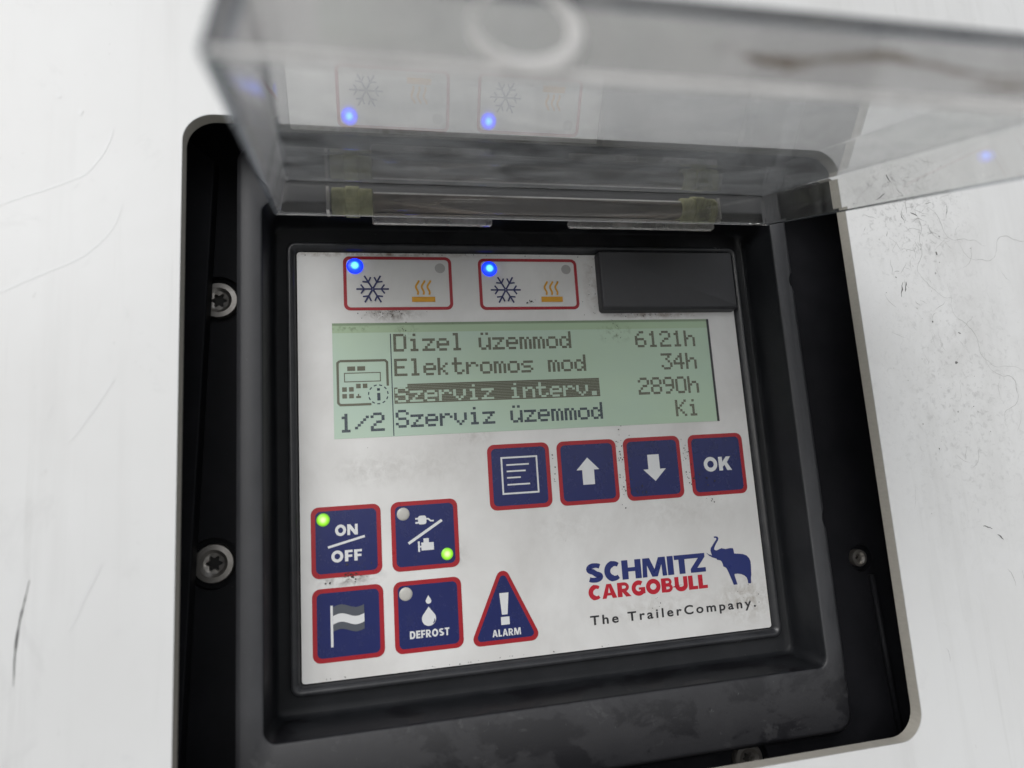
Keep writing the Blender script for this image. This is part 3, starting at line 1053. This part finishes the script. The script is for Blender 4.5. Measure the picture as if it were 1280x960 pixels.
key(-20.1, 0.8, "navy key with a white text page symbol", s_menu)
key(5.95, 0.7, "navy key with a white up arrow", s_up)
key(32.0, 0.7, "navy key with a white down arrow", s_down)
key(58.6, 0.6, "navy key lettered OK", s_ok)
k1 = key(-81.55, -17.3, "navy key lettered ON OFF with lit green lamp", s_on)
k2 = key(-55.0, -17.3, "navy key with plug and engine symbols", s_plug)
k3 = key(-81.5, -44.1, "navy key with a waving flag symbol", s_flag)
k4 = key(-55.0, -44.1, "navy key lettered DEFROST under two drops", s_defrost)
lamp(-77.5, -21.55, 2.2, MLEDG, k1, label="lit green lamp")
lamp(-50.75, -21.55, 2.2, MLENS, k2, label="unlit grey lamp")
lamp(-36.15, -36.2, 2.1, MLEDG, k2, label="lit green lamp")
lamp(-50.85, -48.35, 2.25, MLENS, k4, label="unlit grey lamp")


def round_tri(P_, r, n=7):
    out = []
    for i in range(3):
        p, a, b = Vector(P_[i]), Vector(P_[i - 1]), Vector(P_[(i + 1) % 3])
        da, db = (a - p).normalized(), (b - p).normalized()
        half = da.angle(db) / 2
        c = p + (da + db).normalized() * (r / math.sin(half))
        s = p + da * (r / math.tan(half))
        e2 = p + db * (r / math.tan(half))
        a0 = math.atan2(*(s - c).yx)
        a1 = math.atan2(*(e2 - c).yx)
        while a1 - a0 > math.pi:
            a1 -= 2 * math.pi
        while a1 - a0 < -math.pi:
            a1 += 2 * math.pi
        out += [(c.x + r * math.cos(a0 + (a1 - a0) * j / n), c.y + r * math.sin(a0 + (a1 - a0) * j / n)) for j in range(n + 1)]
    return out


TO = round_tri([(-17.0, -40.3), (-29.9, -68.1), (-4.2, -68.1)], 2.4)
TI = round_tri([(-17.0, -43.4), (-27.75, -66.65), (-6.35, -66.65)], 1.3)
mb = MB()
mb.poly(TI, Z1, MBLUE)
o = mb.build("button", root)
o["label"] = "navy triangular warning key lettered ALARM"
o["group"] = "keys on the white plate"
mb = MB()
mb.ring(TO, TI, Z1 + 0.02, MRED)
mb.build("button_border", o)
mb = MB()
mb.poly([(-18.65, -51.1), (-15.35, -51.1), (-16.1, -58.4), (-18.1, -58.4)], Z2, MWHITE)
mb.rect(-18.55, -15.5, -61.8, -59.15, Z2, MWHITE)
heavy(mb, "ALARM", -21.85, -11.75, -65.55, -63.2, Z2, MWHITE, .12, .9)
mb.build("symbol", o)


# mode windows at the top: red frames with snowflake and heat symbols
def snow(m, cx, cy, R):
    w = 0.62
    for i in range(6):
        t = math.radians(60 * i)
        d = Vector((math.cos(t), math.sin(t)))
        c0 = Vector((cx, cy))
        z = Z2 + 0.004 * i
        m.stroke([tuple(c0 + d * 0.15), tuple(c0 + d * R)], w, z, MNAVY)
        for sg in (1, -1):
            e2 = Vector((math.cos(t + sg * 0.95), math.sin(t + sg * 0.95)))
            for k, L in ((0.52, 0.36),):
                p = c0 + d * R * k
                m.stroke([tuple(p), tuple(p + e2 * R * L)], w * 0.92, z + 0.03 + 0.002 * sg, MNAVY)


def heat(m, x0, x1, y0, y1, wy0, wy1):
    m.rect(x0, x1, y0, y1, Z2, MYEL)
    for k in range(3):
        cx = x0 + (x1 - x0) * (0.27 + 0.25 * k)
        pts = []
        for i in range(17):
            f = i / 16
            pts.append((cx + 0.48 * math.sin(2 * math.pi * (f * 1.15 + 0.1)) - 0.5 + f * 0.5, wy0 + (wy1 - wy0) * f))
        m.stroke(pts, 0.72, Z2, MYEL)


def mode(x0, x1, y0, y1, sc, R, bar, wv, lits, off, label):
    mb = MB()
    mb.ring(rrect(x0, x1, y0, y1, 2.3, 6), rrect(x0 + 1.15, x1 - 1.15, y0 + 1.15, y1 - 1.15, 1.4, 6), Z1, MRED)
    o = mb.build("mode_frame", root)
    o["label"] = label
    o["group"] = "red outlined mode windows"
    mb = MB()
    snow(mb, sc[0], sc[1], R)
    mb.build("snowflake_symbol", o)
    mb = MB()
    heat(mb, bar[0], bar[1], bar[2], bar[3], wv[0], wv[1])
    mb.build("heat_symbol", o)
    lamp(lits[0], lits[1], 3.0, MLEDB, o, label="lit blue lamp", hh=2.6)
    lamp(off[0], off[1], 1.9, MLENSG, o, label="unlit grey lamp", dome=False)


mode(-69.0, -29.6, 51.6, 72.0, (-58.7, 59.6), 5.8, (-44.7, -36.2, 54.65, 56.6), (57.4, 62.9), (-64.8, 68.3), (-33.9, 67.6),
     "wider red frame with snowflake, heat symbol and lit blue lamp")
mode(-19.5, 19.5, 51.4, 71.6, (-9.3, 59.2), 5.8, (4.4, 12.9, 54.4, 56.5), (57.2, 62.6), (-15.2, 67.5), (15.1, 67.4),
     "red frame next to the charcoal block with lit blue lamp")

# ------------------------------------------------------------------ maker's lettering and emblem
mb = MB()
heavy(mb, "SCHMITZ", 13.5, 60.6, -50.75, -43.95, Z1, MLOGOB)
o = mb.build("logo_lettering", plate)
o["label"] = "blue upper line of the logo"
mb = MB()
heavy(mb, "CARGOBULL", 13.9, 60.7, -56.75, -51.7, Z1, MLOGOR)
o = mb.build("logo_lettering", plate)
o["label"] = "red lower line of the logo"
mb = MB()
mb.text("The TrailerCompany.", 13.8, 79.5, -66.4, -62.1, Z1, MINK, 0.022, 1.36)
mb.build("slogan_lettering", plate)
EL = [(65.2, -38.35), (66.0, -38.21), (66.8, -38.52), (67.14, -39.12), (66.86, -39.84), (65.94, -40.93), (65.1, -42.18), (64.87, -42.9), (65.23, -43.35), (65.91, -43.48), (66.92, -43.14), (67.88, -42.82), (68.6, -43.03), (69.55, -43.28), (71.25, -43.1), (72.59, -43.16), (72.84, -43.8), (72.94, -45.22), (74.88, -45.46), (76.53, -45.72), (78.0, -46.35), (78.99, -47.42), (79.39, -48.7), (79.39, -50.18), (79.1, -53.62), (78.8, -54.58), (78.62, -56.72), (77.34, -56.65), (77.33, -55.67), (77.06, -54.54), (76.19, -53.65), (75.01, -53.05), (73.37, -52.71), (72.11, -52.74), (72.16, -53.48), (72.52, -54.98), (72.92, -56.61), (71.33, -56.63), (70.94, -55.33), (70.23, -53.31), (69.62, -51.54), (69.09, -50.27), (68.45, -49.84), (67.91, -49.67), (67.76, -48.68), (67.45, -47.79), (66.96, -47.26), (65.54, -46.89), (65.4, -46.46), (63.68, -45.87), (62.52, -45.16), (61.67, -44.23), (61.57, -43.93), (62.44, -44.66), (63.76, -45.19), (63.51, -44.51), (63.29, -43.38), (63.54, -42.42), (64.2, -41.61), (65.32, -40.34), (66.28, -39.3), (66.14, -38.87), (65.32, -38.8)]
mb = MB()
mb.poly(EL, Z1, MLOGOB)
mb.build("elephant_emblem", plate)

# grime flecks on the keypad
mb = MB()
for cx, cy, sx, sy, k, r in ((30.4, -9, 0.9, 7, 34, .38), (57, -8, 1.0, 5, 24, .4), (4, -10, 0.6, 5, 12, .35), (33, -6, 2.0, 4, 8, .4), (36, -18, 2.4, 1.6, 14, .5),
                             (62.5, -17, 3.5, 1.6, 14, .45), (0.5, 55, 1.2, 0.9, 7, .42), (-68, -40.8, 3.5, 0.9, 26, .5), (-54, 50.3, 4.2, 0.9, 40, .3), (-64, -37.5, 3, 2, 7, .5),
                             (66, -24.5, 1.5, 0.5, 6, .35), (-47.5, 44.5, 1.5, 1.2, 10, .3), (33, 43, 2, 2.5, 14, .25), (45, 48.8, 10, 0.4, 26, .28), (-20, 73.0, 36, 0.25, 40, .3),
                             (77, -60, 3, 3, 14, .25), (40, -60.5, 2, 1.5, 6, .25), (0, 0, 60, 50, 14, .2), (-40, -72.8, 30, 0.25, 26, .3), (24, 62, 1.6, 8, 14, .25)):
    for i in range(k):
        x, y = rnd.gauss(cx, sx), rnd.gauss(cy, sy)
        if abs(x) < 84 and abs(y) < 73:
            fleck(x, y, r * rnd.uniform(0.3, 1.1), MSPECK, 0.32 + 0.0005 * i, mb)
o = mb.build("grime_flecks", plate)
o["kind"] = "stuff"

# ------------------------------------------------------------------ the clear lid, hinged along the top and swung out
Y0, Z0L, TH, D_, L_ = 87.607, 28.35, -0.313, 11.72, 149.25
XL, XR, TAP, TF, KL, KR = -89.27, 88.26, 2.65, 6.54, 0.103, 0.086
ct, st_ = math.cos(TH), math.sin(TH)


def lp(X, s, d):
    return (X, Y0 + s * st_ - d * ct, Z0L + s * ct + d * st_)


def tray(off):
    """corner points of the tray shell moved inwards by off"""
    def c(sg, s, d):
        f = 1 - d / D_
        return (XL + KL * s + TAP * f + off) if sg < 0 else (XR - KR * s - TAP * f - off)
    top = off * 1.0 - 1.0
    res = {}
    for d, k in ((D_, 'b'), (top, 't')):
        ls = L_ - off - (TF * (1 - d / D_))
        res[k] = [lp(c(-1, off, d), off, d), lp(c(1, off, d), off, d), lp(c(1, ls, d), ls, d), lp(c(-1, ls, d), ls, d)]
    return res


mb = MB()
TO_, TI_ = tray(0.0), tray(2.2)
for T, flip in ((TO_, False), (TI_, True)):
    b_, t_ = T['b'], T['t']
    fs = [[t_[0], t_[1], t_[2], t_[3]]] + [[b_[i], b_[(i + 1) % 4], t_[(i + 1) % 4], t_[i]] for i in range(4)]
    for f, m_ in zip(fs, (MACR, MACRH, MACRR, MACRFW, MACRS)):
        f = f[::-1] if flip else f
        mb.add(f, [(0, 1, 2, 3)], m_)
for i in range(4):
    j = (i + 1) % 4
    mb.add([TO_['b'][i], TI_['b'][i], TI_['b'][j], TO_['b'][j]], [(0, 1, 2, 3)], (MACRL, MACRE, MACRF, MACRE)[i])
lid = mb.build("clear_lid", root, fixn=True)
lid["label"] = "dusty clear plastic lid swung up towards the viewer"
# rounded outer edges: thick plastic seen along its length
bm = bmesh.new()
bm.from_mesh(lid.data)
bmesh.ops.remove_doubles(bm, verts=bm.verts, dist=1e-7)
bmesh.ops.recalc_face_normals(bm, faces=bm.faces)
es = [e for e in bm.edges if len(e.link_faces) == 2 and e.calc_face_angle(0) > 0.6]
bmesh.ops.bevel(bm, geom=es, offset=1.5 * MM, segments=2, profile=0.5, affect='EDGES', clamp_overlap=True, material=-1)
ie = [m.name for m in lid.data.materials].index("acrylic_edge")
fe = [m.name for m in lid.data.materials].index("edge_glint_acrylic")
for f in bm.faces:                       # the rounded top edge of the front wall and the near corners are thick plastic, tinted dark for internal reflection
    if f.calc_area() < 4e-4 and min(e.calc_length() for e in f.edges) < 0.0021:
        c_ = f.calc_center_median()
        X_, Y_, Z_ = c_.x / MM, c_.z / MM, -c_.y / MM
        if Z_ > 158 and (abs(X_) > 66 or Y_ > 41):
            f.material_index = ie
        elif Z_ > 163 and Y_ < 34:
            f.material_index = fe

bm.to_mesh(lid.data)
bm.free()

# grip dimple in the front wall
mid = 5.6
sf = L_ - TF * (1 - mid / D_)
nrm = Vector(lp(0, sf, mid)) - Vector(lp(0, sf - 1, mid))
nrm = Vector((0, D_ * st_ * 0 + (-TF / D_) * 0, 0)) if False else None
pA, pB = Vector(lp(0, L_, D_)), Vector(lp(0, L_ - TF, 0))
upv = (pB - pA).normalized()
xv = Vector((1, 0, 0))
outv = xv.cross(upv).normalized()
if outv.z < 0:
    outv = -outv
ctr = pA + upv * 6.4 + Vector((-39.8, 0, 0))
mb = MB()
rings = []
A36 = [2 * math.pi * i / 36 for i in range(36)]
wgt = [0.5 + 0.5 * math.cos(t + math.radians(50)) for t in A36]       # fattest at the lower right, to shape the bright glint there
for r0, r1, h in ((6.6, 6.6, 0.0), (6.55, 6.5, 0.8), (6.4, 6.1, 1.3), (6.2, 5.3, 1.4), (6.05, 4.7, 1.0), (5.95, 4.4, 0.3)):
    rings.append([tuple(ctr + (xv * math.cos(t) + upv * math.sin(t)) * (r0 + (r1 - r0) * w_) + outv * (0.1 + h * (0.3 + 0.7 * w_))) for t, w_ in zip(A36, wgt)])
mb.loft(rings, MACRF)
mb.build("finger_grip", lid, smooth=True)

# brown smear across the front wall
mb = MB()
for (xa, xb, yy, w, k) in ((-17, 32, 6.2, 1.5, 26), (-14, -4, 5.4, 2.2, 10), (18, 30, 4.4, 1.4, 12), (2, 12, 6.8, 1.2, 10)):
    top_, bot_ = [], []
    for i in range(k + 1):
        x = xa + (xb - xa) * i / k
        ww = w * math.sin(math.pi * min(0.97, max(0.03, i / k))) * rnd.uniform(0.5, 1.1)
        y = yy + 0.9 * math.sin(x * 0.21) + rnd.uniform(-0.25, 0.25)
        p = pA + upv * y + Vector((x, 0, 0)) + outv * 0.12
        top_.append(tuple(p + upv * ww / 2))
        bot_.append(tuple(p - upv * ww / 2))
    mb.add(bot_ + top_, [(i, i + 1, k + 2 + i, k + 1 + i) for i in range(k)], MSMUDGE)
o = mb.build("dirt_smear", lid)
o["kind"] = "stuff"

# hinge: two yellowed knuckles, a clear rod and two clear lips
for x0, x1 in ((-70.9, -57.6), (53.6, 67.2)):
    mb = MB()
    cx = lambda rr, x: [(x, 83.0 + rr * math.cos(t), 21.6 + rr * math.sin(t)) for t in [2 * math.pi * i / 28 for i in range(28)]]
    xs = (x0, x0 + 0.4, x0 + 4.4, x0 + 4.6, x0 + 8.8, x0 + 9.0, x1 - 0.3, x1)
    rs = (4.1, 4.5, 4.5, 5.1, 5.1, 4.4, 4.4, 3.9)
    if x0 > 0:
        rs = rs[::-1]
    mb.loft([cx(r, x) for x, r in zip(xs, rs)], MNUB, True, True)
    o = mb.build("hinge_knuckle", lid, fixn=True, auto=40)
    o["label"] = "yellowed hinge knuckle"
mb = MB()
mb.cyl((-57.5, 83.0, 21.6), (111, 0, 0), 3.1, 3.1, MROD, 28)
mb.build("hinge_rod", lid, smooth=True)
for x in (-72.6, 68.4):
    mb = MB()
    mb.box(x, x + 0.9, 79.0, 87.2, 18.6, 24.0, MACRL)
    mb.build("hinge_rib", lid)
for x0, x1 in ((-58.0, -17.6), (9.8, 66.0)):
    mb = MB()
    mb.loft([[(x, y, z) for x, y in rrect(x0, x1, 74.7, 77.4, 0.9, 4)] for z in (24.3, 22.6)], MACRL, True, True)
    o = mb.build("hinge_lip", lid, fixn=True)
mb = MB()
mb.box(-57.3, 53.4, 85.1, 85.6, 22.4, 24.0, MACRF)  # thin white bar added to draw the bright line of light here
mb.build("hinge_glint_bar", lid)
